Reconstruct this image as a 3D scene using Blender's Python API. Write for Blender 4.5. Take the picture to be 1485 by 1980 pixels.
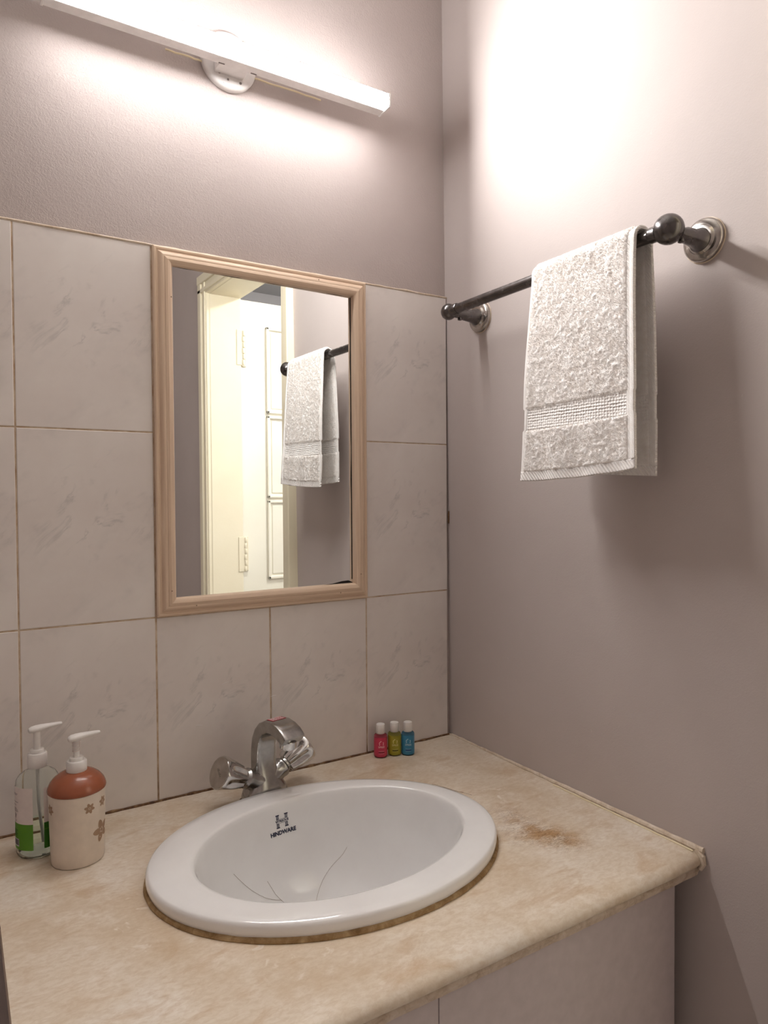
import bpy, bmesh, math, random
from mathutils import Vector, Matrix, noise
random.seed(7)
PI = math.pi
for o in list(bpy.data.objects):
    bpy.data.objects.remove(o)
SC = bpy.context.scene
COL = SC.collection
Z0 = 0.80            # height of the counter top above the floor; geometry below is written relative to it

# ------------------------------------------------------------------ camera, world, light, exposure
yaw, pit, rol = 0.5554, -0.0227, -0.0063
f = Vector((math.sin(yaw) * math.cos(pit), math.cos(yaw) * math.cos(pit), math.sin(pit)))
r = Vector((math.cos(yaw), -math.sin(yaw), 0)); u = r.cross(f)
r2 = r * math.cos(rol) + u * math.sin(rol); u2 = -r * math.sin(rol) + u * math.cos(rol)
cam = bpy.data.cameras.new('camera'); co = bpy.data.objects.new('camera', cam); COL.objects.link(co)
cam.sensor_fit = 'HORIZONTAL'; cam.sensor_width = 36; cam.lens = 1348.1 * 36 / 1485
cam.clip_start = 0.02
M = Matrix((r2, u2, -f)).transposed().to_4x4(); M.translation = Vector((-0.872, -1.155, 0.4968 + Z0))
co.matrix_world = M
SC.camera = co
w = bpy.data.worlds.new('world'); SC.world = w; w.use_nodes = True
w.node_tree.nodes['Background'].inputs[0].default_value = (0.8, 0.85, 1, 1)
w.node_tree.nodes['Background'].inputs[1].default_value = 0.0
SC.view_settings.view_transform = 'Standard'; SC.view_settings.look = 'None'
SC.view_settings.gamma = 1; SC.view_settings.use_curve_mapping = False
SC.view_settings.exposure = 1.5
LAMP = 122.0           # radiance of the wall lamp's diffuser
HALL = 42.0            # radiance of the hall ceiling lamp

# ------------------------------------------------------------------ materials
def lin(c):
    return tuple(((x / 255) / 12.92 if x / 255 <= .04045 else ((x / 255 + .055) / 1.055) ** 2.4) for x in c) + (1,)
class NT:
    def __init__(s, name):
        s.m = bpy.data.materials.new(name); s.m.use_nodes = True; s.t = s.m.node_tree; s.n = s.t.nodes
        s.b = s.n['Principled BSDF']
    def node(s, typ, **kw):
        n = s.n.new(typ)
        for k, v in kw.items():
            if k.startswith('_'): setattr(n, k[1:], v)
        return n
    def link(s, a, b): s.t.links.new(a, b)
    def coord(s, kind='Object', scale=(1, 1, 1), rot=(0, 0, 0), loc=(0, 0, 0)):
        tc = s.n.new('ShaderNodeTexCoord'); mp = s.n.new('ShaderNodeMapping')
        s.link(tc.outputs[kind], mp.inputs[0]); mp.inputs['Scale'].default_value = scale
        mp.inputs['Rotation'].default_value = rot; mp.inputs['Location'].default_value = loc
        return mp.outputs[0]
    def noise(s, vec, scale, detail=4, rough=.55, dist=0):
        n = s.n.new('ShaderNodeTexNoise'); s.link(vec, n.inputs['Vector'])
        n.inputs['Scale'].default_value = scale; n.inputs['Detail'].default_value = detail
        n.inputs['Roughness'].default_value = rough; n.inputs['Distortion'].default_value = dist
        return n.outputs['Fac']
    def ramp(s, fac, stops, interp='LINEAR'):
        n = s.n.new('ShaderNodeValToRGB'); s.link(fac, n.inputs[0]); cr = n.color_ramp; cr.interpolation = interp
        while len(cr.elements) < len(stops): cr.elements.new(.5)
        for e, (p, c) in zip(cr.elements, stops):
            e.position = p; e.color = c if len(c) == 4 else (*c, 1)
        return n.outputs[0]
    def mix(s, fac, a, b, mode='MIX'):
        n = s.n.new('ShaderNodeMix'); n.data_type = 'RGBA'; n.blend_type = mode
        for val, i in ((fac, 0), (a, 6), (b, 7)):
            if hasattr(val, 'links'): s.link(val, n.inputs[i])
            else: n.inputs[i].default_value = val
        return n.outputs[2]
    def math(s, op, a, b=None, c=None, clamp=False):
        n = s.n.new('ShaderNodeMath'); n.operation = op; n.use_clamp = clamp
        for i, v in enumerate((a, b, c)):
            if v is None: continue
            if hasattr(v, 'links'): s.link(v, n.inputs[i])
            else: n.inputs[i].default_value = v
        return n.outputs[0]
    def bump(s, h, strength=.3, dist=.001):
        n = s.n.new('ShaderNodeBump'); s.link(h, n.inputs['Height'])
        n.inputs['Strength'].default_value = strength; n.inputs['Distance'].default_value = dist
        s.link(n.outputs[0], s.b.inputs['Normal'])
    def set(s, **kw):
        al = dict(col='Base Color', rough='Roughness', metal='Metallic', spec='Specular IOR Level', trans='Transmission Weight',
                  ior='IOR', coat='Coat Weight', coatr='Coat Roughness', sss='Subsurface Weight', sheen='Sheen Weight', emit='Emission Strength', ecol='Emission Color', alpha='Alpha')
        for k, v in kw.items():
            i = s.b.inputs[al[k]]
            if hasattr(v, 'links'): s.link(v, i)
            else: i.default_value = v
        return s
MATS = {}
def plain(name, rgb, rough=.4, **kw):
    m = NT(name); v = m.coord(); n = m.noise(v, 60, 3)
    c = lin(rgb); d = tuple(x * .9 for x in c[:3]) + (1,)
    m.set(col=m.ramp(n, [(.3, d), (.7, c)]), rough=rough, **kw); MATS[name] = m.m; return m.m
def dist_mask(m, vec, center, radius, soft):
    n = m.n.new('ShaderNodeVectorMath'); n.operation = 'DISTANCE'; m.link(vec, n.inputs[0]); n.inputs[1].default_value = center
    mr = m.n.new('ShaderNodeMapRange'); m.link(n.outputs['Value'], mr.inputs[0])
    mr.inputs[1].default_value = radius + soft; mr.inputs[2].default_value = max(radius - soft, 0); return mr.outputs[0]

def mk_paint(name, c1, c2, bs=.35, fine=380, rough=.5):
    m = NT(name); v = m.coord(); n = m.noise(v, 3, 4)
    sp = m.noise(v, 28, 5, .6)
    col = m.ramp(n, [(.35, lin(c1)), (.65, lin(c2))])
    chip = m.ramp(m.noise(v, 85, 2, .5, 1.5), [(.775, (0, 0, 0, 1)), (.79, (1, 1, 1, 1))])
    col = m.mix(m.math('MULTIPLY', chip, .25), col, lin((225, 218, 210)))
    h = m.math('ADD', m.math('MULTIPLY', m.noise(v, fine, 3, .6, .6), .6), m.math('MULTIPLY', sp, .9))
    m.set(col=col, rough=rough, spec=.2); m.bump(h, bs, .0018); MATS[name] = m.m
mk_paint('wall_paint', (183, 171, 167), (190, 178, 174), .8, 300, .6)
mk_paint('side_paint', (188, 177, 173), (194, 183, 179), .2, 420, .66)
mk_paint('ceiling_paint', (240, 237, 233), (244, 241, 238), .2)
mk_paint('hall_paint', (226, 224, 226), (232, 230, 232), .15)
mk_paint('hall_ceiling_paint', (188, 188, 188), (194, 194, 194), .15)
mk_paint('cream_paint', (232, 222, 196), (238, 229, 205), .12, 200, .35)
mk_paint('door_paint', (235, 230, 214), (240, 236, 222), .1, 200, .35)
mk_paint('plinth', (150, 140, 130), (160, 150, 140), .2)

def mk_tile():
    m = NT('tile_glaze'); v = m.coord()
    base = m.ramp(m.noise(v, 9, 4), [(.3, lin((222, 213, 208))), (.7, lin((231, 224, 219)))])
    r1 = m.coord(rot=(0, math.radians(42), 0))
    mp = m.n.new('ShaderNodeMapping'); m.link(r1, mp.inputs[0]); mp.inputs['Scale'].default_value = (9, 1, 24); rot = mp.outputs[0]
    n = m.noise(rot, 1.0, 5, .6, .9)
    vein = m.ramp(n, [(.46, (0, 0, 0, 1)), (.50, (1, 1, 1, 1)), (.55, (0, 0, 0, 1))])
    patch = m.ramp(m.noise(v, 19, 3), [(.46, (0, 0, 0, 1)), (.6, (1, 1, 1, 1))])
    k = m.math('MULTIPLY', m.math('MULTIPLY', vein, patch), dist_mask(m, v, (.105, 0, .165), .065, .055))
    col = m.mix(m.math('MULTIPLY', k, .62), base, lin((172, 168, 166)))
    soft = m.math('MULTIPLY', m.math('MULTIPLY', m.ramp(m.noise(rot, .55, 4), [(.5, (0, 0, 0, 1)), (.7, (1, 1, 1, 1))]), patch), .34)
    col = m.mix(soft, col, lin((186, 181, 178)))
    m.set(col=col, rough=.22, spec=.4); MATS['tile'] = m.m
mk_tile()
def mk_grout():
    m = NT('grout'); v = m.coord()
    n = m.noise(v, 40, 4, .6)
    c = m.ramp(n, [(.35, lin((176, 148, 120))), (.65, lin((212, 194, 172)))])
    sx = m.n.new('ShaderNodeSeparateXYZ'); m.link(v, sx.inputs[0])
    low = m.math('MULTIPLY', m.math('SUBTRACT', .09, sx.outputs[2]), 9, clamp=True)
    c = m.mix(m.math('MULTIPLY', low, m.ramp(m.noise(v, 25, 3), [(.4, (0, 0, 0, 1)), (.6, (1, 1, 1, 1))])), c, lin((92, 58, 30)))
    m.set(col=c, rough=.85); m.bump(n, .5, .001); MATS['grout'] = m.m
mk_grout()
def mk_counter():
    m = NT('counter_marble'); v = m.coord()
    a = m.noise(v, 7, 6, .6, .4); b = m.noise(v, 22, 5, .65, .3); st = m.noise(m.coord(scale=(1, 2.2, 1)), 12, 6, .65, .6)
    col = m.ramp(a, [(.3, lin((206, 186, 160))), (.5, lin((221, 207, 188))), (.72, lin((232, 224, 213)))])
    col = m.mix(m.math('MULTIPLY', m.ramp(b, [(.50, (0, 0, 0, 1)), (.68, (1, 1, 1, 1))]), .55), col, lin((236, 226, 213)))
    col = m.mix(m.math('MULTIPLY', m.ramp(st, [(.54, (0, 0, 0, 1)), (.70, (1, 1, 1, 1))]), .6), col, lin((188, 154, 114)))
    gr = m.ramp(m.noise(m.coord(scale=(1, 2, 1)), 95, 4, .7, .5), [(.4, (0, 0, 0, 1)), (.62, (1, 1, 1, 1))])
    col = m.mix(m.math('MULTIPLY', gr, .34), col, lin((190, 164, 132)))
    halo = m.math('MULTIPLY', dist_mask(m, m.coord(scale=(.76, 1, 1), loc=(.428 * .76, .293, 0)), (0, 0, 0), .185, .030), m.ramp(b, [(.3, (0, 0, 0, 1)), (.6, (1, 1, 1, 1))]))
    col = m.mix(m.math('MULTIPLY', halo, .75), col, lin((190, 156, 112)))
    # rusty, flaky patch beside the basin
    crk = m.noise(m.coord(scale=(1, 3.2, 1), rot=(0, 0, math.radians(-8))), 42, 6, .7, 1.2)
    brk = m.noise(v, 30, 4, .6)
    pm = m.math('ADD', dist_mask(m, v, (-.152, -.400, 0), .030, .028), dist_mask(m, v, (-.130, -.445, 0), .022, .026), clamp=True)
    pm = m.math('ADD', pm, m.math('MULTIPLY', dist_mask(m, v, (-.140, -.338, 0), .018, .022), .7), clamp=True)
    stain = m.math('MULTIPLY', pm, m.ramp(brk, [(.42, (0, 0, 0, 1)), (.6, (1, 1, 1, 1))]))
    col = m.mix(m.math('MULTIPLY', stain, .85), col, lin((176, 134, 84)))
    lines = m.ramp(crk, [(.46, (0, 0, 0, 1)), (.5, (1, 1, 1, 1)), (.53, (0, 0, 0, 1))])
    col = m.mix(m.math('MULTIPLY', m.math('MULTIPLY', lines, pm), .9), col, lin((120, 82, 46)))
    # chalky white splashes
    wm = m.math('ADD', dist_mask(m, v, (-.113, -.273, 0), .025, .02), dist_mask(m, v, (-.68, -.31, 0), .05, .06), clamp=True)
    wm = m.math('ADD', wm, dist_mask(m, v, (-.56, -.455, 0), .04, .04), clamp=True)
    wh = m.math('MULTIPLY', wm, m.ramp(m.noise(v, 48, 3, .6, .6), [(.6, (0, 0, 0, 1)), (.68, (1, 1, 1, 1))]))
    col = m.mix(m.math('MULTIPLY', wh, .75), col, lin((246, 240, 232)))
    rg = m.ramp(b, [(.3, (.30, .30, .30, 1)), (.7, (.5, .5, .5, 1))])
    m.set(col=col, rough=rg, spec=.35, sss=0.0)
    m.bump(m.math('ADD', m.math('MULTIPLY', crk, pm), m.math('MULTIPLY', m.noise(v, 160, 3), .25)), .35, .0015); MATS['counter'] = m.m
mk_counter()
def mk_metal(name, c, rough, var=.12, bs=.05):
    m = NT(name); v = m.coord(); n = m.noise(v, 45, 5, .65)
    m.set(col=m.ramp(n, [(.3, lin(tuple(x * .82 for x in c))), (.7, lin(c))]), metal=1.0,
          rough=m.ramp(n, [(.3, (rough,) * 3), (.75, (rough + var,) * 3)])); m.bump(n, bs, .0005); MATS[name] = m.m
mk_metal('chrome', (224, 222, 220), .06, .10)
mk_metal('dull_chrome', (186, 184, 181), .16, .14, .03)
mk_metal('gunmetal', (118, 114, 113), .2, .12, .02)
mk_metal('rose_chrome', (196, 190, 184), .1, .15)
def mk_wood():
    m = NT('frame_wood'); v = m.coord(kind='UV', scale=(1, 1, 1))
    g = m.noise(m.coord(kind='UV', scale=(260, 5, 1)), 1.0, 5, .6, .3)
    k = m.noise(m.coord(kind='UV', scale=(14, 4, 1)), 1.0, 3)
    col = m.ramp(g, [(.3, lin((205, 177, 152))), (.55, lin((222, 197, 172))), (.75, lin((236, 216, 195)))])
    col = m.mix(m.math('MULTIPLY', m.ramp(k, [(.4, (0, 0, 0, 1)), (.7, (1, 1, 1, 1))]), .3), col, lin((226, 200, 176)))
    m.set(col=col, rough=.42, spec=.4); m.bump(g, .12, .0006); MATS['wood'] = m.m
mk_wood()
def mk_simple():
    m = NT('mirror_silver'); m.set(col=(.93, .95, .935, 1), metal=1.0, rough=.004); MATS['mirror'] = m.m
    m = NT('lamp_diffuser'); m.set(col=(1, 1, 1, 1), ecol=(1, .98, .965, 1), emit=LAMP); MATS['diffuser'] = m.m
    m = NT('lamp_diffuser_side'); m.set(col=(1, 1, 1, 1), ecol=(1, .98, .965, 1), emit=LAMP * .16); MATS['diffuser_side'] = m.m
    m = NT('hall_diffuser'); m.set(col=(1, 1, 1, 1), ecol=(1, .98, .95, 1), emit=HALL); MATS['hall_diffuser'] = m.m
    m = NT('clear_plastic'); m.set(col=(.97, 1, .985, 1), rough=.03, trans=1.0, ior=1.16); MATS['clear'] = m.m
    m = NT('soap_liquid'); m.set(col=(.90, 1, .93, 1), rough=.0, trans=1.0, ior=1.1); MATS['liquid'] = m.m
mk_simple()
def mk_ceramic():
    m = NT('vitreous_china'); v = m.coord(); n = m.noise(v, 12, 4)
    col = m.ramp(n, [(.3, lin((233, 231, 230))), (.7, lin((240, 239, 238)))])
    m.set(col=col, rough=.1, spec=.5, coat=.4, coatr=.04); MATS['china'] = m.m
mk_ceramic()
def mk_grime(name, a, b, c):
    m = NT(name); v = m.coord(); n = m.noise(v, 55, 5, .7, .5)
    m.set(col=m.ramp(n, [(.32, lin(a)), (.5, lin(b)), (.68, lin(c))]), rough=.8); m.bump(n, .6, .002); MATS[name] = m.m
mk_grime('grime', (128, 98, 60), (158, 128, 88), (186, 160, 120))
mk_grime('caulk_dark', (58, 36, 22), (104, 72, 44), (160, 130, 96))
mk_grime('caulk_light', (192, 170, 146), (212, 196, 176), (226, 212, 198))
mk_grime('slab_under', (168, 148, 128), (196, 178, 160), (210, 196, 182))
def mk_terry(name, k):
    m = NT(name); v = m.coord(); n = m.noise(v, 90, 4, .6)
    m.set(col=m.ramp(n, [(.3, lin((244, 238, 233))), (.7, lin((252, 249, 246)))]), rough=.95, spec=.1, sheen=.25)
    if k == 'terry':
        m.bump(m.math('ADD', m.noise(v, 520, 3, .6, .8), m.noise(v, 190, 3, .6, .5)), .45, .002)
    elif k == 'band':
        vo = m.n.new('ShaderNodeTexVoronoi'); m.link(m.coord(scale=(1, 215, 235)), vo.inputs['Vector']); vo.inputs['Scale'].default_value = 1.0
        vo.inputs['Randomness'].default_value = .25
        wv = m.n.new('ShaderNodeTexWave'); m.link(m.coord(scale=(1, 1, 1)), wv.inputs['Vector']); wv.bands_direction = 'Z'; wv.inputs['Scale'].default_value = 60
        m.bump(m.math('ADD', vo.outputs['Distance'], m.math('MULTIPLY', wv.outputs['Fac'], .12)), 1.0, .003)
    else:
        wv = m.n.new('ShaderNodeTexWave'); m.link(m.coord(rot=(math.radians(40), 0, 0)), wv.inputs['Vector']); wv.bands_direction = 'Y'
        wv.inputs['Scale'].default_value = 75 if k == 'hem' else 200
        m.bump(wv.outputs['Fac'], .8 if k == 'hem' else .4, .0016)
    MATS[name] = m.m
for nm, k in (('terry', 'terry'), ('band', 'band'), ('hem', 'hem'), ('selvedge', 'sel')): mk_terry(nm, k)
mk_terry('pile', 'sel')
def mk_pile():
    m = NT('towel_loops'); v = m.coord(); n = m.noise(v, 90, 4, .6)
    c = m.ramp(n, [(.3, lin((244, 238, 233))), (.7, lin((252, 249, 246)))])
    d = m.n.new('ShaderNodeBsdfDiffuse'); t = m.n.new('ShaderNodeBsdfTranslucent'); x = m.n.new('ShaderNodeMixShader'); x.inputs[0].default_value = .45
    m.link(c, d.inputs[0]); m.link(c, t.inputs[0]); m.link(d.outputs[0], x.inputs[1]); m.link(t.outputs[0], x.inputs[2])
    m.link(x.outputs[0], m.n['Material Output'].inputs[0]); MATS['pile'] = m.m
mk_pile()
plain('white_plastic', (238, 234, 230), .35, spec=.45)
plain('lamp_white', (236, 232, 230), .4, spec=.4)
plain('terracotta', (156, 88, 60), .22, spec=.5)
plain('ivory_plastic', (230, 216, 200), .3, spec=.45)
plain('petal_brown', (168, 138, 112), .6)  # brown that paints the shade inside the dispenser's flower cut outs
plain('label_white', (236, 224, 218), .5)
plain('label_green', (92, 150, 34), .45)
plain('label_darkgreen', (52, 116, 22), .45)
plain('print_green', (30, 78, 14), .6)
plain('print_grey', (130, 120, 116), .6)
plain('print_black', (34, 32, 36), .6)
plain('print_navy', (26, 30, 62), .4)
plain('print_white', (236, 232, 232), .6)
plain('pink_label', (206, 62, 92), .35)
plain('olive_label', (164, 156, 46), .35)
plain('blue_label', (58, 134, 172), .35)
plain('pink_print', (250, 190, 200), .5); plain('olive_print', (226, 218, 140), .5); plain('blue_print', (190, 224, 236), .5)
plain('maroon_print', (110, 14, 36), .5); plain('darkolive_print', (52, 52, 16), .5); plain('darkblue_print', (20, 50, 120), .5)
plain('sticker_red', (196, 20, 48), .35)
plain('laminate', (196, 184, 184), .32, spec=.4)
plain('laminate_edge', (214, 208, 206), .4)
plain('carcass_dark', (62, 54, 56), .7)
plain('floor_tile', (206, 196, 186), .35)
plain('black_gap', (24, 18, 16), .8)
plain('cable_cream', (236, 222, 186), .5)
plain('hair_brown', (132, 108, 84), .6)
plain('thread_steel', (120, 112, 104), .5)

# ------------------------------------------------------------------ mesh helpers
BASE = {}
class MB:
    def __init__(s): s.v = []; s.f = []; s.uv = None
    def add(s, vs, fs):
        k = len(s.v); s.v += [Vector(p) for p in vs]; s.f += [tuple(i + k for i in q) for q in fs]; return s
    def box(s, x0, x1, y0, y1, z0, z1, M=None):
        vs = [Vector((x, y, z)) for z in (z0, z1) for y in (y0, y1) for x in (x0, x1)]
        if M: vs = [M @ p for p in vs]
        return s.add(vs, [(0, 2, 3, 1), (4, 5, 7, 6), (0, 1, 5, 4), (2, 6, 7, 3), (0, 4, 6, 2), (1, 3, 7, 5)])
    def rings(s, rs, cap0=True, cap1=True, closed=True):
        n = len(rs[0]); k = len(s.v)
        for q in rs: s.v += [Vector(p) for p in q]
        for i in range(len(rs) - 1):
            for j in range(n if closed else n - 1):
                a = k + i * n + j; b = k + i * n + (j + 1) % n
                s.f.append((a, b, b + n, a + n))
        if cap0: s.f.append(tuple(k + j for j in reversed(range(n))))
        if cap1: s.f.append(tuple(k + (len(rs) - 1) * n + j for j in range(n)))
        return s
    def lathe(s, prof, c=(0, 0, 0), axis=(0, 0, 1), n=32, mod=None, cap0=True, cap1=True):
        ax = Vector(axis).normalized(); t = ax.orthogonal().normalized() if abs(ax.z) < .999 else Vector((1, 0, 0)); b = ax.cross(t); c = Vector(c)
        rs = []
        for (rad, h) in prof:
            q = []
            for j in range(n):
                a = 2 * PI * j / n; rr = rad * (mod(a, h) if mod else 1)
                q.append(c + ax * h + t * (rr * math.cos(a)) + b * (rr * math.sin(a)))
            rs.append(q)
        return s.rings(rs, cap0, cap1)
    def tube(s, pts, rad, n=10, closed=False):
        pts = [Vector(p) for p in pts]; rs = []; prev = None
        for i, p in enumerate(pts):
            d = (pts[min(i + 1, len(pts) - 1)] - pts[max(i - 1, 0)]).normalized()
            if prev is None: t = d.orthogonal().normalized()
            else: t = (prev - d * prev.dot(d)).normalized()
            prev = t; b = d.cross(t); rr = rad[i] if isinstance(rad, (list, tuple)) else rad
            rs.append([p + t * (rr * math.cos(2 * PI * j / n)) + b * (rr * math.sin(2 * PI * j / n)) for j in range(n)])
        return s.rings(rs)
    def build(s, name, mat, parent=None, smooth=True, bevel=0, origin=None, auto=35, seg=2):
        if parent is None:
            if origin is None:
                xs = [p.x for p in s.v]; ys = [p.y for p in s.v]; zs = [p.z for p in s.v]
                origin = Vector(((min(xs) + max(xs)) / 2, (min(ys) + max(ys)) / 2, min(zs)))
            base = Vector(origin)
        else: base = BASE[parent.name]
        me = bpy.data.meshes.new(name); me.from_pydata([p - base for p in s.v], [], s.f); me.validate()
        o = bpy.data.objects.new(name, me); COL.objects.link(o)
        bm = bmesh.new(); bm.from_mesh(me); bmesh.ops.recalc_face_normals(bm, faces=bm.faces); bm.to_mesh(me); bm.free()
        if mat: me.materials.append(MATS[mat])
        if s.uv: 
            l = me.uv_layers.new(name='UVMap')
            for lp in me.loops: l.data[lp.index].uv = s.uv[lp.vertex_index]
        BASE[o.name] = base
        if parent: o.parent = parent
        else: o.location = base + Vector((0, 0, Z0))
        if smooth:
            for p in me.polygons: p.use_smooth = True
            try: me.set_sharp_from_angle(angle=math.radians(auto))
            except Exception: pass
        if bevel:
            md = o.modifiers.new('bevel', 'BEVEL'); md.width = bevel; md.segments = seg; md.limit_method = 'ANGLE'; md.angle_limit = math.radians(40)
            md.harden_normals = False
        return o
def thing(name, label, cat, base, group=None):
    o = bpy.data.objects.new(name, None); COL.objects.link(o); o.empty_display_size = .05
    o.location = Vector(base) + Vector((0, 0, Z0)); BASE[o.name] = Vector(base)
    o['label'] = label; o['category'] = cat
    if group: o['group'] = group
    return o
def struct(o, label, cat=None):
    o['kind'] = 'structure'; o['label'] = label; o['category'] = cat or o.name.split('_')[0]; return o
def tag(o, label, cat, group=None):
    o['label'] = label; o['category'] = cat
    if group: o['group'] = group
    return o
def text_geo(body, size, bold=0.0, shear=0):
    cu = bpy.data.curves.new('t', 'FONT'); cu.body = body; cu.size = size; cu.align_x = 'CENTER'; cu.align_y = 'CENTER'
    cu.offset = bold; cu.resolution_u = 3; cu.shear = shear
    ob = bpy.data.objects.new('t', cu); COL.objects.link(ob)
    dg = bpy.context.evaluated_depsgraph_get(); me = bpy.data.meshes.new_from_object(ob.evaluated_get(dg))
    vs = [(v.co.x, v.co.y) for v in me.vertices]; fs = [tuple(p.vertices) for p in me.polygons]
    bpy.data.objects.remove(ob); bpy.data.curves.remove(cu); bpy.data.meshes.remove(me)
    return vs, fs
def mapped(mb, geo, fn, du=0, dv=0):
    vs, fs = geo; mb.add([fn(x + du, y + dv) for x, y in vs], fs); return mb
def quads2(rects):
    vs = []; fs = []
    for (x0, y0, x1, y1) in rects:
        nx = max(1, int(abs(x1 - x0) / .003)); k = len(vs)
        for i in range(nx + 1):
            x = x0 + (x1 - x0) * i / nx; vs += [(x, y0), (x, y1)]
        for i in range(nx): fs.append((k + 2 * i, k + 2 * i + 2, k + 2 * i + 3, k + 2 * i + 1))
    return vs, fs

# ------------------------------------------------------------------ the room shell
XL, YF, ZC, ZF = -1.75, -2.10, 1.75, -Z0          # left wall, front wall, ceiling, floor
WT = .115                                          # right wall thickness
def xr(z): return .007 - .0085 * z                 # the right wall is slightly out of plumb
DY0, DY1, DZ = -.735, -1.383, 1.258                # door opening in the right wall
struct(MB().box(XL - .1, .20, YF - .1, .12, ZF - .1, ZF).build('floor', 'floor_tile', smooth=False), 'pale beige bathroom floor')
struct(MB().box(XL - .1, WT, YF - .1, .12, ZC, ZC + .1).build('ceiling', 'ceiling_paint', smooth=False), 'off white painted bathroom ceiling')
wall_back = struct(MB().box(XL - .1, .02, .006, .12, ZF, ZC).build('wall_back', 'wall_paint', smooth=False, origin=(0, 0, 0)),
                   'mauve grey painted wall behind the basin with a marble patterned tile band', 'wall')
struct(MB().box(XL - .1, XL, YF - .1, .006, ZF, ZC).build('wall_left', 'side_paint', smooth=False), 'plain mauve grey side wall of the bathroom')
struct(MB().box(XL, .0, YF - .1, YF, ZF, ZC).build('wall_front', 'side_paint', smooth=False), 'plain mauve grey wall facing the basin wall')
mb = MB()
def wseg(y0, y1, z0, z1):
    vs = []
    for z in (z0, z1):
        for y in (y0, y1):
            vs += [(xr(z), y, z), (WT, y, z)]
    mb.add(vs, [(0, 2, 3, 1), (4, 5, 7, 6), (0, 1, 5, 4), (2, 6, 7, 3), (0, 4, 6, 2), (1, 3, 7, 5)])
wseg(.4, DY0, ZF, ZC); wseg(DY1, YF - .1, ZF, ZC); wseg(DY0, DY1, DZ, ZC)
wall_right = struct(mb.build('wall_right', 'side_paint', smooth=False, origin=(0, 0, 0)), 'mauve grey painted wall that carries the towel rail and the doorway', 'wall')

# tiles on the back wall
TW, TH, CX, ZT = .198, .300, -.1965, .902
GAP = .0011
def tile_mesh(wd, ht):
    me = bpy.data.meshes.new('tile'); b = .0008
    vs = []
    for (y, k) in ((.006, 0), (b, 0), (0, b)):
        vs += [(k, y, k), (wd - k, y, k), (wd - k, y, ht - k), (k, y, ht - k)]
    fs = [(8, 9, 10, 11)] + [(i * 4 + j, i * 4 + (j + 1) % 4, i * 4 + 4 + (j + 1) % 4, i * 4 + 4 + j) for i in (0, 1) for j in range(4)]
    me.from_pydata(vs, [], fs); me.materials.append(MATS['tile'])
    bm = bmesh.new(); bm.from_mesh(me); bmesh.ops.recalc_face_normals(bm, faces=bm.faces); bm.to_mesh(me); bm.free()
    return me
full = tile_mesh(TW - 2 * GAP, TH - 2 * GAP); last = tile_mesh(.1965 - .0025 - GAP, TH - 2 * GAP)
bot = tile_mesh(TW - 2 * GAP, ZT - 2 * TH - GAP - .002); lastb = tile_mesh(.1965 - .0025 - GAP, ZT - 2 * TH - GAP - .002)
for row in range(3):
    z0 = ZT - (row + 1) * TH
    for k in range(-4, 4):
        x0 = CX - (3 - k) * TW
        if row < 2 and k in (1, 2): continue                       # the mirror fills this field
        hi = (row == 2); me = (lastb if hi else last) if k == 3 else (bot if hi else full)
        o = bpy.data.objects.new('tile', me); COL.objects.link(o); o.parent = wall_back
        o.location = (x0 + GAP, 0, (.002 if hi else z0 + GAP)); o.rotation_euler = (0, 0, 0)
        o.location.y += random.uniform(-.0004, .0003)
mbg = MB().box(XL, -.0025, .0006, .006, -.02, ZT - GAP)
mbg.build('grout', 'grout', wall_back, smooth=False)
# cream bead of filler along the top of the tiles
pts = [(-1.6 + i * .02, .001 + .0006 * noise.noise((i * .4, 0, 0)), ZT + .0005 + .0009 * noise.noise((i * .5, 3, 0))) for i in range(81)]
MB().tube(pts, [.0022 + .001 * noise.noise((i * .7, 5, 1)) for i in range(81)], 6).build('filler_bead', 'caulk_light', wall_back)
for x, z, a in ((-.478, .178, .3), (-.524, .113, -.2), (-.39, .142, .1)):
    MB().tube([(x - .006, -.0003, z - .006 * a), (x, -.0004, z + .0006), (x + .006, -.0003, z + .006 * a)], [.0002, .0006, .0002], 6).build('paint_fleck', 'print_white', wall_back)
# rust spots and streak where the tiles meet the corner
MB().tube([(.0015, -.0005, .44), (.0012, -.001, .452), (.0015, -.0005, .465)], .0016, 6).build('rust_mark', 'caulk_dark', wall_back)

# doorway: jambs, architraves, door leaf, hall beyond
tr = struct(MB().box(.0, WT, DY1, DY1 - .004, ZF, DZ).build('trim_1', 'cream_paint', smooth=False, origin=(0, DY1, ZF)), 'cream painted door lining with stepped architrave around the doorway', 'trim')
tr.data.materials[0] = MATS['cream_paint']
def trimbox(name, *b, bev=.003):
    return MB().box(*b).build(name, 'cream_paint', tr, smooth=False, bevel=bev)
trimbox('jamb', -.004, WT + .004, DY1, DY1 + .012, ZF, DZ)
trimbox('jamb', -.004, WT + .004, DY0 - .012, DY0, ZF, DZ)
trimbox('head_lining', -.004, WT + .004, DY1, DY0, DZ - .012, DZ)
for y0, y1, t in ((DY1 - .060, DY1 + .010, .012), (DY1 - .062, DY1 - .03, .02), (DY1 - .01, DY1 + .006, .018), (DY0 - .010, DY0 + .043, .012), (DY0 + .018, DY0 + .045, .02)):
    trimbox('architrave', -t - .004, .012, y0, y1, ZF, DZ + .06)
for z0, z1, t in ((DZ - .010, DZ + .0605, .012), (DZ + .03, DZ + .062, .02), (DZ - .004, DZ + .012, .018)):
    trimbox('architrave', -t - .006, .011, DY1 - .0612 - t * .1, DY0 + .0442 + t * .1, z0, z1)
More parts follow.
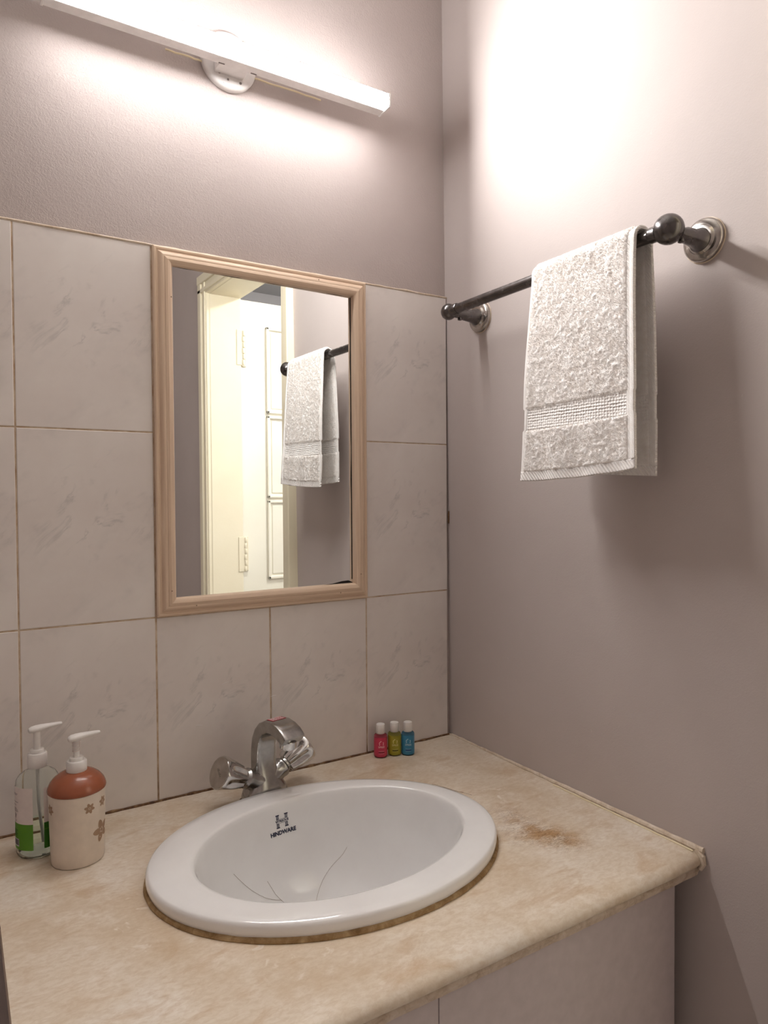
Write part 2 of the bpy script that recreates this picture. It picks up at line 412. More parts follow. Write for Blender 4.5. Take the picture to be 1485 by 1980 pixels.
# leaf: opened outwards at a right angle, hinged on the far jamb
LY = -1.40
door = struct(MB().box(.128, .128 + .63, LY - .036, LY, ZF + .01, DZ - .006).build('door_1', 'door_paint', smooth=False, bevel=.002), 'cream white panelled door leaf standing open outside the doorway', 'door')
def mould(x0, x1, z0, z1):
    t = .012
    for b in ((x0, x1, z0, z0 + t), (x0, x1, z1 - t, z1), (x0, x0 + t, z0, z1), (x1 - t, x1, z0, z1)):
        MB().box(b[0], b[1], LY - .002, LY + .008, b[2], b[3]).build('panel_moulding', 'door_paint', door, smooth=False, bevel=.003)
    MB().box(x0 + .02, x1 - .02, LY - .001, LY + .003, z0 + .02, z1 - .02).build('panel', 'door_paint', door, smooth=False, bevel=.002)
for z0, z1 in ((.823, 1.16), (.492, .815), (.173, .484), (-.42, .06)):
    mould(.232, .128 + .53, z0, z1)
for zc in (1.062, .279, -.5):
    h = MB().box(.100, .124, DY1 + .0105, DY1 + .0145, zc - .066, zc + .066).build('hinge', 'cream_paint', door, smooth=False, bevel=.001)
    MB().box(.132, .150, LY - .001, LY + .003, zc - .066, zc + .066).build('hinge_leaf', 'cream_paint', h, smooth=False, bevel=.001)
    for k in range(6):
        z = zc - .066 + k * .022
        MB().lathe([(.0055, .001), (.0062, .002), (.0062, .019), (.0055, .020)], (.126 + (.002 if k % 2 else 0), DY1 + .012, z), n=10).build('knuckle', 'cream_paint', h)
# hall
struct(MB().box(.115, 1.5, -2.42, -2.30, ZF, 1.57).build('wall_hall_end', 'hall_paint', smooth=False), 'pale lilac white wall at the end of the hall', 'wall')
struct(MB().box(1.4, 1.5, -2.30, .4, ZF, 1.57).build('wall_hall_side', 'hall_paint', smooth=False), 'pale wall along the far side of the hall', 'wall')
struct(MB().box(.115, 1.4, .3, .4, ZF, 1.57).build('wall_hall_start', 'hall_paint', smooth=False), 'pale wall closing the near end of the hall', 'wall')
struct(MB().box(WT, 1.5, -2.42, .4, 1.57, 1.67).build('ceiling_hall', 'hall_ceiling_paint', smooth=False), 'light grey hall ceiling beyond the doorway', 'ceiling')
struct(MB().box(.20, 1.5, -2.42, .4, ZF - .1, ZF).build('floor_hall', 'floor_tile', smooth=False), 'hall floor outside the doorway', 'floor')
hl = thing('hall_lamp_offscreen', 'round white ceiling lamp in the hall outside the doorway', 'lamp', (.75, -.85, 1.535))
MB().lathe([(.16, 0.02), (.165, .03), (.165, .0355)], (.75, -.85, 1.535)).build('base', 'lamp_white', hl)
MB().lathe([(.02, .0), (.10, .003), (.145, .012), (.152, .022)], (.75, -.85, 1.535)).build('diffuser', 'hall_diffuser', hl)

# ------------------------------------------------------------------ countertop
BC = Vector((-.428, -.293)); BA, BB, BR = .2472, .1885, math.radians(-6.14)
def ell(a, b, th, rot=BR, c=BC):
    x, y = a * math.cos(th), b * math.sin(th)
    return (c.x + x * math.cos(rot) - y * math.sin(rot), c.y + x * math.sin(rot) + y * math.cos(rot))
CXL, CYF = -.832, -.556
def rect_hit(c, d, x0, x1, y0, y1):
    t = 1e9
    if d[0] > 1e-9: t = min(t, (x1 - c[0]) / d[0])
    if d[0] < -1e-9: t = min(t, (x0 - c[0]) / d[0])
    if d[1] > 1e-9: t = min(t, (y1 - c[1]) / d[1])
    if d[1] < -1e-9: t = min(t, (y0 - c[1]) / d[1])
    return (c[0] + d[0] * t, c[1] + d[1] * t)
ths = set(2 * PI * i / 144 for i in range(144)); CR = .010
for (x, y) in ((CXL, CYF), (CXL, .006), (CR, CYF), (CR, .006)): ths.add(math.atan2(y - BC.y, x - BC.x) % (2 * PI))
ths = sorted(ths); mb = MB(); n = len(ths)
def hole(t): 
    # the hole is an ellipse: find the point in direction t
    c, s_ = math.cos(t - BR), math.sin(t - BR); k = 1 / math.sqrt((c / .228) ** 2 + (s_ / .170) ** 2)
    return (BC.x + k * math.cos(t), BC.y + k * math.sin(t))
ring_h = [hole(t) for t in ths]; ring_o = [rect_hit(BC, (math.cos(t), math.sin(t)), CXL, CR, CYF, .006) for t in ths]
NR = 6; rs = []
rs.append([(x, y, -.022) for x, y in ring_o]); rs.append([(x, y, -.022) for x, y in ring_h])
for i in range(NR + 1):
    kf = i / NR
    rs.append([(h[0] + (o_[0] - h[0]) * kf, h[1] + (o_[1] - h[1]) * kf, 0) for h, o_ in zip(ring_h, ring_o)])
mb.rings(rs, False, False)
# close the straight sides
k0 = 0; kt = (len(rs) - 1) * n
for j in range(n):
    a, b = ring_o[j], ring_o[(j + 1) % n]
    if abs(a[1] - CYF) < 1e-6 and abs(b[1] - CYF) < 1e-6: continue
    mb.f.append((j, (j + 1) % n, kt + (j + 1) % n, kt + j))
# bullnose front edge
prof = [(CYF, 0)] + [(CYF - .021 * math.sin(a), -.0125 + .0125 * math.cos(a)) for a in [PI * .5 * i / 8 for i in range(1, 9)]] + [(CYF - .019, -.0175), (CYF - .0145, -.0215), (CYF, -.022)]
nx = 90; rs = []
for i in range(nx + 1):
    x = CXL + (CR - CXL) * i / nx; wv = .0012 * noise.noise((x * 14, 0, 2)); e = 0
    if i > nx - 3: e = (i - nx + 3) * .0012
    rs.append([(x, y + (wv + e) * min(1, (CYF - y) / .01), z) for (y, z) in prof])
mb.rings(rs)
counter = tag(mb.build('vanity_countertop', 'counter', origin=(0, 0, 0), auto=50), 'stained beige marble countertop with rounded front edge around the basin', 'countertop')
pts = []; mbs = MB(); rs = []
for i in range(61):
    x = CXL + .004 + (.004 - CXL - .004) * i / 60; j = .001 * noise.noise((x * 30, 1, 0))
    rs.append([(x, CYF + .02, -.0215), (x, CYF - .0120 + j, -.0215), (x, CYF - .0138 + j, -.027), (x, CYF - .0110 + j, -.0345 + j), (x, CYF + .002, -.0345)])
mbs.rings(rs); mbs.build('lower_strip', 'slab_under', counter)
# dirty joint against the tiles
N = 120; pts = []; rad = []
for i in range(N + 1):
    x = CXL + (0 - CXL) * i / N
    pts.append((x, -.0008 - .0014 * noise.noise((x * 22, 0, 0)), .0008 + .0008 * noise.noise((x * 40, 2, 0)))); rad.append(.0024 + .0016 * noise.noise((x * 55, 7, 0)))
MB().tube(pts, rad, 7).build('back_joint', 'caulk_dark', counter)
# cement joint against the right wall
pts = []; rad = []
for i in range(N + 1):
    y = -.004 + (CYF - .016) * i / N; kf = i / N
    pts.append((.0045 + .0012 * noise.noise((y * 25, 0, 9)), y, .0005 + .0022 * kf + .001 * noise.noise((y * 40, 2, 9)))); rad.append(.0022 + .0024 * kf + .0010 * noise.noise((y * 60, 7, 9)))
MB().tube(pts, rad, 8).build('side_joint', 'caulk_light', counter)
pts = [(.004, -.566, .001), (.003, -.575, -.006), (.003, -.577, -.014), (.003, -.572, -.024)]
MB().tube(pts, [.005, .0048, .004, .003], 8).build('cement_blob', 'caulk_light', counter)
# thin cream line on the counter beside the joint
pts = [(-.0035 + .0008 * noise.noise((i * .3, 4, 0)), -.30 - .265 * i / 40, .0006) for i in range(41)]
MB().tube(pts, [.0012 + .0007 * noise.noise((i * .6, 8, 0)) for i in range(41)], 6).build('cement_line', 'cable_cream', counter)

# ------------------------------------------------------------------ vanity cabinet
cab = thing('vanity_cabinet', 'pale mauve laminate vanity cabinet under the beige countertop', 'cabinet', (-.42, -.29, ZF))
CBF = -.5540
mb = MB()
mb.box(-.81, -.794, -.535, -.004, ZF, -.0225); mb.box(-.044, -.028, -.535, -.004, ZF, -.0225)
mb.box(-.794, -.044, -.535, -.004, ZF + .08, ZF + .096); mb.box(-.794, -.044, -.02, -.004, ZF + .096, -.18)
mb.build('body', 'laminate', cab, smooth=False)
for x0, x1 in ((-.81, -.4335), (-.4325, -.0275)):
    MB().box(x0, x1, CBF, -.5352, ZF + .06, -.0347).build('door', 'laminate', cab, smooth=False, bevel=.0008)
MB().box(-.80, -.04, -.50, -.485, ZF, ZF + .08).build('plinth', 'plinth', cab, smooth=False)

# ------------------------------------------------------------------ wash basin
IC = Vector((-.4192, -.2928)); IA, IB, IR = .200, .145, math.radians(1.4)
NB = 128
def bring(k, z, sc, roll=0):
    # k: 0 outer ellipse .. 1 inner ellipse, sc: scale of that ellipse
    c = BC.lerp(IC, k); a = BA + (IA - BA) * k; b = BB + (IB - BB) * k; rot = BR + (IR - BR) * k
    return [(*ell(a * sc, b * sc, 2 * PI * j / NB, rot, c), z) for j in range(NB)]
BOWL = [(1.0, .0207), (.990, .0185), (.980, .013), (.970, .004), (.955, -.010), (.93, -.030), (.895, -.052), (.84, -.077), (.76, -.100), (.64, -.121), (.49, -.136), (.32, -.1445), (.16, -.148), (.115, -.149)]
outer = [(0, .0006, .965), (0, .0006, .985), (0, .004, .994), (0, .010, 1.0), (0, .0155, .999), (0, .0192, .992), (0, .0208, .982), (.3, .0216, 1.0), (.65, .0216, 1.0), (.92, .0214, 1.0)]
rs = [bring(*q) for q in outer] + [bring(1, z, s_) for s_, z in BOWL]
basin = MB().rings(rs, False, False)
# outside shell of the bowl below the counter
shell = [bring(1, z - .008, s_ + .04) for s_, z in BOWL[5:]] + [bring(1, -.157, .12)]
basin.rings([bring(0, .0006, .965), bring(1, -.02, .985)] + shell, False, True)
basin = tag(basin.build('wash_basin', 'china', origin=(BC.x, BC.y, 0), auto=60), 'oval white drop in wash basin set into the beige counter', 'basin')
MB().lathe([(.024, 0), (.0245, .002), (.018, .003), (.012, .0)], (IC.x, IC.y, -.150), n=24).build('drain', 'chrome', basin)
# grimy sealant round the rim
pts = []; rad = []
for j in range(161):
    th = 2 * PI * j / 160; x, y = ell(BA * .996, BB * .996, th)
    q = .5 + .5 * math.cos(th + PI / 2 + .25)                  # thickest along the front
    pts.append((x, y, .001)); rad.append(.0022 + .0022 * q + .0010 * noise.noise((x * 40, y * 40, 0)))
MB().tube(pts, rad, 8).build('sealant_bead', 'grime', basin)
def bowl_pt(th, d, off=.0004):
    # d: distance down the bowl wall from the lip, th: angle
    i = 0; acc = 0
    P_ = [(Vector((*ell(IA * s_, IB * s_, th, IR, IC), z))) for s_, z in BOWL]
    for i in range(len(P_) - 1):
        L = (P_[i + 1] - P_[i]).length
        if acc + L >= d or i == len(P_) - 2:
            p = P_[i].lerp(P_[i + 1], (d - acc) / L); t = (P_[i + 1] - P_[i]).normalized(); break
        acc += L
    side = Vector((-math.sin(th), math.cos(th), 0)); nrm = side.cross(t).normalized()
    inward = Vector((IC.x - p.x, IC.y - p.y, .05))
    if nrm.dot(inward) < 0: nrm = -nrm
    return p + nrm * off
TH0, D0 = math.radians(96), .038
def onbowl(x, y):
    # walk sideways along the wall
    rr = (Vector(ell(IA * .95, IB * .95, TH0 + .02, IR, IC)) - Vector(ell(IA * .95, IB * .95, TH0 - .02, IR, IC))).length / .04
    return bowl_pt(TH0 - x / rr, D0 - y)
mb = MB(); mapped(mb, text_geo('HINDWARE', .0085, .0004), onbowl, 0, -.0085); 
mb.build('brand_lettering', 'print_navy', basin, smooth=False)
mb = MB(); mapped(mb, text_geo('VITREOUS', .0050, .0002), onbowl, 0, .0085)
rects = []
for sx in (-1, 1):
    for z0, z1 in ((.0118, .0178), (-.0006, .0054)):
        top = z0 > .006
        for k in (-1, 0, 1): rects.append((sx * .0075 + k * .0016 - .0005, z0, sx * .0075 + k * .0016 + .0005, z1))
        e = z1 if top else z0
        rects.append((sx * .0075 - .0031, e - .0008, sx * .0075 + .0031, e + .0008)); 
        e = z0 if top else z1
        rects.append((sx * .0075 - .0023, e - .0004, sx * .0075 + .0023, e + .0004))
rects += [(-.0055, .0114, .0055, .0118), (-.0055, .0054, .0055, .0058)]
mapped(mb, quads2(rects), onbowl); mb.build('brand_emblem', 'print_navy', basin, smooth=False)
# hairs stuck to the wet bowl and rim
def hair(pts2):
    MB().tube([bowl_pt(a, d, .0005) for a, d in pts2], .00018, 5).build('hair', 'hair_brown', basin)
def arc(a0, d0, a1, d1, bend, n=12):
    return [(math.radians(a0 + (a1 - a0) * t), d0 + (d1 - d0) * t + bend * math.sin(PI * t)) for t in [i / n for i in range(n + 1)]]
hair(arc(129, .07, 106, .138, .014)); hair(arc(67, .106, 84, .158, -.006)); hair(arc(110, .105, 105, .144, .006)); hair(arc(62, .09, 67, .106, .002))
MB().tube([(-.208 + i * .003, -.229 - i * .0070 + .004 * math.sin(i * .9), .0222) for i in range(9)], .00018, 5).build('hair', 'hair_brown', basin)
MB().tube([(-.200 + i * .003, -.245 - i * .0075 + .002 * math.sin(i * 1.3), .0222) for i in range(8)], .00018, 5).build('hair', 'hair_brown', basin)

# ------------------------------------------------------------------ mixer tap
TX, TY = -.437, -.072
tap = thing('mixer_tap', 'chrome two knob mixer tap with arched spout behind the basin', 'tap', (TX, TY, 0))
def rr(cx, cy, cz, t, b, wd, ht, p=3.2, n=48):
    # rounded rectangle section in the plane of t, b
    q = []
    for j in range(n):
        a = 2 * PI * j / n; c, s_ = math.cos(a), math.sin(a)
        q.append(Vector((cx, cy, cz)) + t * (wd / 2 * math.copysign(abs(c) ** (2 / p), c)) + b * (ht / 2 * math.copysign(abs(s_) ** (2 / p), s_)))
    return q
path = [(0, 0, .080, .052, 2.5), (0, .006, .080, .052, 2.5), (0, .016, .073, .048, 2.6), (0, .027, .057, .041, 2.8), (-.001, .038, .044, .034, 3.2), (-.002, .050, .039, .029, 4),
        (-.003, .066, .037, .026, 6), (-.0025, .082, .036, .024, 8), (0, .096, .036, .023, 8), (.006, .109, .036, .022, 8), (.016, .1190, .037, .0215, 8), (.030, .1255, .038, .021, 8), (.045, .1270, .039, .0205, 8), (.059, .1245, .040, .020, 8), (.070, .1200, .0405, .0195, 8), (.078, .1150, .040, .018, 8), (.081, .1125, .039, .0165, 8)]
path = [(TY - f_, z, wd, ht, p) for f_, z, wd, ht, p in path]
rs = []
for i, (y, z, wd, ht, p) in enumerate(path):
    a = path[max(i - 1, 0)]; b_ = path[min(i + 1, len(path) - 1)]
    d = Vector((0, b_[0] - a[0], b_[1] - a[1])).normalized()
    if i < 6: d = Vector((0, 0, 1))
    t = Vector((1, 0, 0)); rs.append(rr(TX, y, z, t, d.cross(t), wd, ht, p))
body = MB().rings(rs); body = body.build('body', 'dull_chrome', tap, auto=38)
MB().lathe([(.0130, 0), (.0138, .002), (.0138, .012), (.0125, .013)], (TX, TY - .066, .0980), (0, -.15, 1), 28).build('aerator', 'chrome', tap)
AL = math.radians(25); BTH = 0; KC = Vector((TX, TY, .0225))
for sx in (-1, 1):
    d = Vector((sx * math.cos(AL) * math.cos(BTH), -math.sin(BTH) * math.cos(AL), math.sin(AL)))
    MB().lathe([(.019, .008), (.0175, .022), (.0155, .032), (.0165, .036), (.0165, .040), (.013, .044), (.013, .052)], KC, d, 28).build('valve_arm', 'dull_chrome', tap)
    def mod(a, h):
        g = max(0, min(1, (.0925 - h) / .016)) * max(0, min(1, (h - .042) / .006))
        return 1 - .24 * g * (abs(math.sin(3.5 * a)) ** 1.5)
    prof = [(.0135, .047), (.0180, .0485), (.0196, .054), (.0212, .060), (.0230, .067), (.0246, .075), (.0258, .082), (.0262, .0865), (.0262, .0905), (.0252, .0932)]
    kb = MB().lathe(prof, KC, d, 84, mod).build('knob', 'chrome', tap, auto=40)
    MB().lathe([(.0238, .0928), (.0236, .0940), (.0150, .0948), (.001, .0950)], KC, d, 40).build('knob_cap', 'rose_chrome', kb)
    if sx < 0:
        t = d.orthogonal(); up = Vector((0, 0, 1)); e2 = (up - d * up.dot(d)).normalized(); e1 = e2.cross(d).normalized()
        mb = MB(); rnd = random.Random(3)
        for i in range(7):
            a = -.0075 + i * .0024; hgt = (.0028, .0045, .0050, .0030, .0028, .0044, .0026)[i]
            A = math.radians(-35); p0 = (a, -.001); p1 = (a + .0012, -.001 + hgt)
            def rot2(p): return (p[0] * math.cos(A) - p[1] * math.sin(A), p[0] * math.sin(A) + p[1] * math.cos(A))
            q0, q1 = rot2(p0), rot2(p1)
            mb.tube([KC + d * .0952 + e1 * q[0] + e2 * q[1] for q in (q0, q1)], .0003, 5)
        mb.build('engraved_mark', 'gunmetal', kb)
# red sticker on top of the spout
def on_spout(x, s_):
    # s_: distance along the spout top from its crown
    P_ = []
    for i in range(9, len(path) - 1):
        a = path[i - 1]; b_ = path[min(i + 1, len(path) - 1)]; d = Vector((0, b_[0] - a[0], b_[1] - a[1])).normalized()
        nrm = d.cross(Vector((1, 0, 0))); nrm = nrm if nrm.z > 0 else -nrm
        P_.append(Vector((TX, path[i][0], path[i][1])) + nrm * (path[i][3] / 2 + .0004))
    acc = 0
    for i in range(len(P_) - 1):
        L = (P_[i + 1] - P_[i]).length
        if acc + L >= s_ or i == len(P_) - 2:
            p = P_[i].lerp(P_[i + 1], (s_ - acc) / L); return p + Vector((x, 0, 0))
        acc += L
vs = []; fs = []
for i in range(11):
    for x in (-.013, .013): vs.append(on_spout(x, .031 + .024 * i / 10))
for i in range(10): fs.append((2 * i, 2 * i + 1, 2 * i + 3, 2 * i + 2))
stk = MB().add(vs, fs).build('sticker', 'sticker_red', tap, smooth=False)
mb = MB(); rnd = random.Random(5)
for i in range(6):
    s0 = .0330 + i * .0037; x = -.0115
    while x < .010:
        L = rnd.uniform(.002, .006)
        mb.add([on_spout(x, s0) + Vector((0, 0, .0003)), on_spout(min(x + L, .0115), s0) + Vector((0, 0, .0003)), on_spout(min(x + L, .0115), s0 + .0019) + Vector((0, 0, .0003)), on_spout(x, s0 + .0019) + Vector((0, 0, .0003))], [(0, 1, 2, 3)])
        x += L + .0012
mb.build('print', 'print_white', stk, smooth=False)
MB().lathe([(.046, 0), (.045, .0012), (.042, .0016)], (TX, TY, 0), n=36, mod=lambda a, h: 1 - .28 * abs(math.sin(a)) + .03 * math.sin(7 * a)).build('base_grime', 'caulk_dark', tap)
tap.rotation_euler.z = math.radians(12)

# ------------------------------------------------------------------ mirror
MX0, MX1, MZ0, MZ1 = -.5915, -.1970, .303, .9015
mir = thing('wall_mirror', 'rectangular mirror in a pale wooden moulded frame on the tiled wall', 'mirror', ((MX0 + MX1) / 2, 0, MZ0))
FW = .030
# frame section: distance from the outer edge inwards, height out of the wall
FP = [(0, .006), (0, -.006), (.002, -.0078), (.0045, -.0078), (.0055, -.0068), (.0075, -.0072), (.0095, -.0098), (.0120, -.0122), (.0145, -.0130), (.0165, -.0128), (.0175, -.0138), (.0215, -.0150), (.0255, -.0142), (.0285, -.0118), (.0300, -.0080), (.0300, .004)]
def rail(name, p0, p1, ins):
    # p0, p1 outer corners, ins: inward direction; mitred ends
    p0 = Vector(p0); p1 = Vector(p1); ins = Vector(ins); al = (p1 - p0).normalized(); L = (p1 - p0).length
    mb = MB(); rs = []; uv = []; NN = 24
    for i in range(NN + 1):
        q = []
        for (a, h) in FP:
            t = a + (L - 2 * a) * i / NN
            q.append(p0 + al * t + ins * a + Vector((0, h, 0))); uv.append((a + h * .6 + random.uniform(0, .00002), t))
        rs.append(q)
    mb.rings(rs); mb.uv = uv
    return mb.build(name, 'wood', mir, auto=28)
c = .0004
rail('frame_rail', (MX0, 0, MZ1), (MX1, 0, MZ1), (0, 0, -1)); rail('frame_rail', (MX1, 0, MZ0), (MX0, 0, MZ0), (0, 0, 1))
rail('frame_stile', (MX0, 0, MZ0), (MX0, 0, MZ1), (1, 0, 0)); rail('frame_stile', (MX1, 0, MZ1), (MX1, 0, MZ0), (-1, 0, 0))
for x, z in ((-.57, .345), (-.53, .318), (-.26, .318), (-.216, .35), (-.565, .82), (-.3, .889)):
    MB().lathe([(.0011, 0), (.0009, .0006)], (x, -.0146, z), (0, -1, 0), 8).build('nail', 'hair_brown', mir)
# glass, sitting a degree askew in the frame
ga = math.radians(1.0); gx = -.395
def gy(x): return -.0035 + (x - gx) * math.tan(ga)
vs = []
for z in (MZ0 + .018, MZ1 - .018):
    for x in (MX0 + .016, MX1 - .016):
        vs += [(x, gy(x), z), (x, gy(x) + .0035, z)]
MB().add(vs, [(0, 2, 6, 4), (1, 5, 7, 3), (0, 1, 3, 2), (4, 6, 7, 5), (0, 4, 5, 1), (2, 3, 7, 6)]).build('mirror_glass', 'mirror', mir, smooth=False)
MB().box(MX0 + .004, MX1 - .004, .0045, .0059, MZ0 + .004, MZ1 - .004).build('backing', 'black_gap', mir, smooth=False)
# lifted black silvering edge at the lower right and right side of the glass
def blot(pts2, nm='silver_loss'):
    MB().add([(x, gy(x) - .0003, z) for x, z in pts2], [tuple(range(len(pts2)))]).build(nm, 'black_gap', mir, smooth=False)
blot([(-.305, .332), (-.27, .3342), (-.25, .3375), (-.236, .338), (-.2265, .334), (-.2265, .331)])
e = [(-.2290 + .0012 * noise.noise((0, z * 18, 3)), z) for z in [.34 + .53 * i / 40 for i in range(41)]]
blot(e + [(-.2262, .87), (-.2262, .34)])
e = [(x, .8725 + .0014 * noise.noise((x * 25, 0, 5)) - .001) for x in [-.56 + .33 * i / 30 for i in range(31)]]
blot(e + [(-.23, .876), (-.56, .876)])

# ------------------------------------------------------------------ lamp
LX0, LX1, LZ0, LZ1 = -.751, -.1815, 1.2042, 1.2272
LR, LM, LF = -.035, -.056, -.0725
lamp = thing('wall_lamp', 'slim white linear wall lamp glowing above the mirror', 'lamp', (-.463, 0, 1.18))
MB().box(LX0 + .002, LX1 - .002, LM, LR, LZ0, LZ1).build('housing', 'lamp_white', lamp, smooth=False, bevel=.001)
dif = MB().box(LX0 + .003, LX1 - .003, LF, LM, LZ0 + .0007, LZ1 - .0007).build('diffuser', 'diffuser', lamp, smooth=False)
dif.data.materials.append(MATS['diffuser_side'])
for p in dif.data.polygons: p.material_index = 0 if p.normal.y < -.5 else 1
for x0, x1 in ((LX0 - .001, LX0 + .003), (LX1 - .003, LX1 + .001)):
    MB().box(x0, x1, LF - .0008, LR + .0004, LZ0 - .0012, LZ1 + .0012).build('end_cap', 'lamp_white', lamp, smooth=False, bevel=.0008)
disc = MB().lathe([(.048, 0), (.0485, .004), (.0475, .009), (.044, .0115), (.002, .012)], (-.459, .006, 1.234), (0, -1, 0), 56).build('base_disc', 'lamp_white', lamp, auto=50)
for dx, dz, q in ((-.019, -.025, .0026), (-.004, -.033, .0018), (.018, -.033, .0022), (-.011, -.040, .0014), (.02, .03, .0022)):
    MB().lathe([(q, 0), (q * .9, .0008), (q * .3, .0009)], (-.459 + dx, -.006, 1.234 + dz), (0, -1, 0), 12).build('screw', 'print_grey' if q > .0017 else 'lamp_white', disc)
MB().box(-.487, -.437, LR, -.004, LZ0 + .003, LZ1 - .003).build('mounting_bracket', 'lamp_white', lamp, smooth=False, bevel=.001)
for x in (-.485, -.430):
    MB().box(x - .005, x + .005, LR - .004, LR - .002, LZ0 - .0007, LZ0 + .002).build('clip_slot', 'print_grey', lamp, smooth=False)
for x0, x1 in ((-.565, -.503), (-.416, -.285)):
    pts = [(x0 + (x1 - x0) * i / 20, .002 - .003 * math.sin(PI * i / 20), 1.2225 + .0022 * math.sin(PI * i / 20) * -1 + .0012 * noise.noise((i * .3, x0, 0))) for i in range(21)]
    MB().tube(pts, .0015, 8).build('cable', 'cable_cream', lamp)

# ------------------------------------------------------------------ towel rail
BX, BZ, Y1, Y2 = -.0776, .8395, -.1086, -.5773
rail_ = thing('towel_rail', 'dark metal towel rail with ball ends on the right wall', 'towel rail', (0, (Y1 + Y2) / 2, BZ))
MB().lathe([(.0088, 0), (.0088, Y1 - Y2)], (BX, Y2, BZ), (0, 1, 0), 24).build('bar', 'gunmetal', rail_)
for y, s_, br in ((Y1, 1, .0150), (Y2, -1, .0195)):
    MB().lathe([(max(.0005, br * math.sin(PI * i / 16)), -br * math.cos(PI * i / 16)) for i in range(17)], (BX, y, BZ), (0, 1, 0), 28).build('ball_end', 'gunmetal', rail_, auto=80)
    MB().lathe([(.0105, .010), (.0105, .026), (.0092, .028)], (BX, y, BZ), (0, -s_, 0), 24).build('collar', 'gunmetal', rail_)
    arm = [(.0075, .008), (.0085, .014), (.0085, .030), (.0105, .036), (.0115, .050), (.0135, .060), (.0165, .066)]
    MB().lathe(arm, (BX, y, BZ), (1, 0, -.02), 24).build('arm', 'gunmetal', rail_, auto=60)
    ro = MB().lathe([(.0285, -.001), (.0290, .004), (.0280, .0075), (.0245, .0095), (.0200, .0100), (.0175, .0135), (.010, .014)], (.0005, y, BZ), (-1, 0, 0), 48).build('wall_rose', 'rose_chrome', rail_, auto=45)
    pts = [(-.0006 + .0005 * noise.noise((a * 3, y, 0)), y + .0292 * math.cos(a), BZ + .0292 * math.sin(a)) for a in [2 * PI * i / 48 for i in range(49)]]
    MB().tube(pts, [.0012 + .0006 * noise.noise((i * .5, y * 9, 1)) for i in range(49)], 6).build('filler_ring', 'caulk_light', ro)
    MB().lathe([(.0042, 0), (.0045, .001), (.0045, .004), (.003, .005)], (BX + .026, y, BZ - .0075), (0, 0, -1), 14).build('grub_screw', 'gunmetal', rail_)

# ------------------------------------------------------------------ towel over the rail
towel = thing('hand_towel', 'white terry hand towel folded over the dark towel rail', 'towel', (BX, -.44, .525))
RB = .0165
prof = []
for i in range(41):
    t = i / 40; prof.append(Vector((-.108 + .0142 * t ** .8 - .0035 * math.sin(PI * t), .519 + (BZ - .519) * t)))
prof[-1].x = BX - RB
for i in range(1, 13):
    a = PI * i / 12; prof.append(Vector((BX - RB * math.cos(a), BZ + RB * .95 * math.sin(a))))
for i in range(1, 41):
    t = i / 40; prof.append(Vector((BX + RB + .010 * t ** .7 + .002 * math.sin(PI * t), BZ - (BZ - .522) * t)))
cum = [0]
for i in range(1, len(prof)): cum.append(cum[-1] + (prof[i] - prof[i - 1]).length)
LT = cum[-1]
def pp(d):
    d = max(0, min(LT - 1e-6, d))
    lo = 0
    for i in range(len(cum) - 1):
        if cum[i + 1] >= d: lo = i; break
    k = (d - cum[lo]) / (cum[lo + 1] - cum[lo]); p = prof[lo].lerp(prof[lo + 1], k); t = (prof[lo + 1] - prof[lo]).normalized()
    return p, Vector((-t.y, t.x))
LFR = cum[40] + RB * PI / 2          # arc length of the crest
HEM, LOW, BND = .0135, .078, .112     # distances from the front end
def tpt(s_, d, off):
    """s_: 0 far .. 1 near; d: distance from the front bottom edge; off: out of the sheet"""
    p, n_ = pp(d)
    e = d if d < LFR else LT - d            # distance from the nearer free end
    fr = 1 if d < LFR else -1
    k = min(1, e / .30)
    yfar = -.337 - .009 * k ** 2; ynear = -.553 + .014 * k if d < LFR else -.541 + .002 * k
    if d >= LFR: yfar = -.352 + .003 * (1 - k)
    if LOW < e < BND: yfar -= .003; ynear += .0012
    y = yfar + (ynear - yfar) * s_
    wv = .0022 * math.sin(s_ * 19 + 1.2 + d * 4) * max(0, 1 - e / .11) + .0018 * noise.noise((s_ * 4, d * 9, 2)) * min(1, abs(d - LFR) / .05)
    zadd = 0
    if d < LFR: zadd = (.012 * s_ ** 2) * max(0, 1 - e / .2)
    else: zadd = .010 * (1 - s_) * max(0, 1 - e / .2)
    nn = -n_ if False else n_
    q = p + nn * (off + wv)
    return Vector((q.x, y, q.y + zadd))
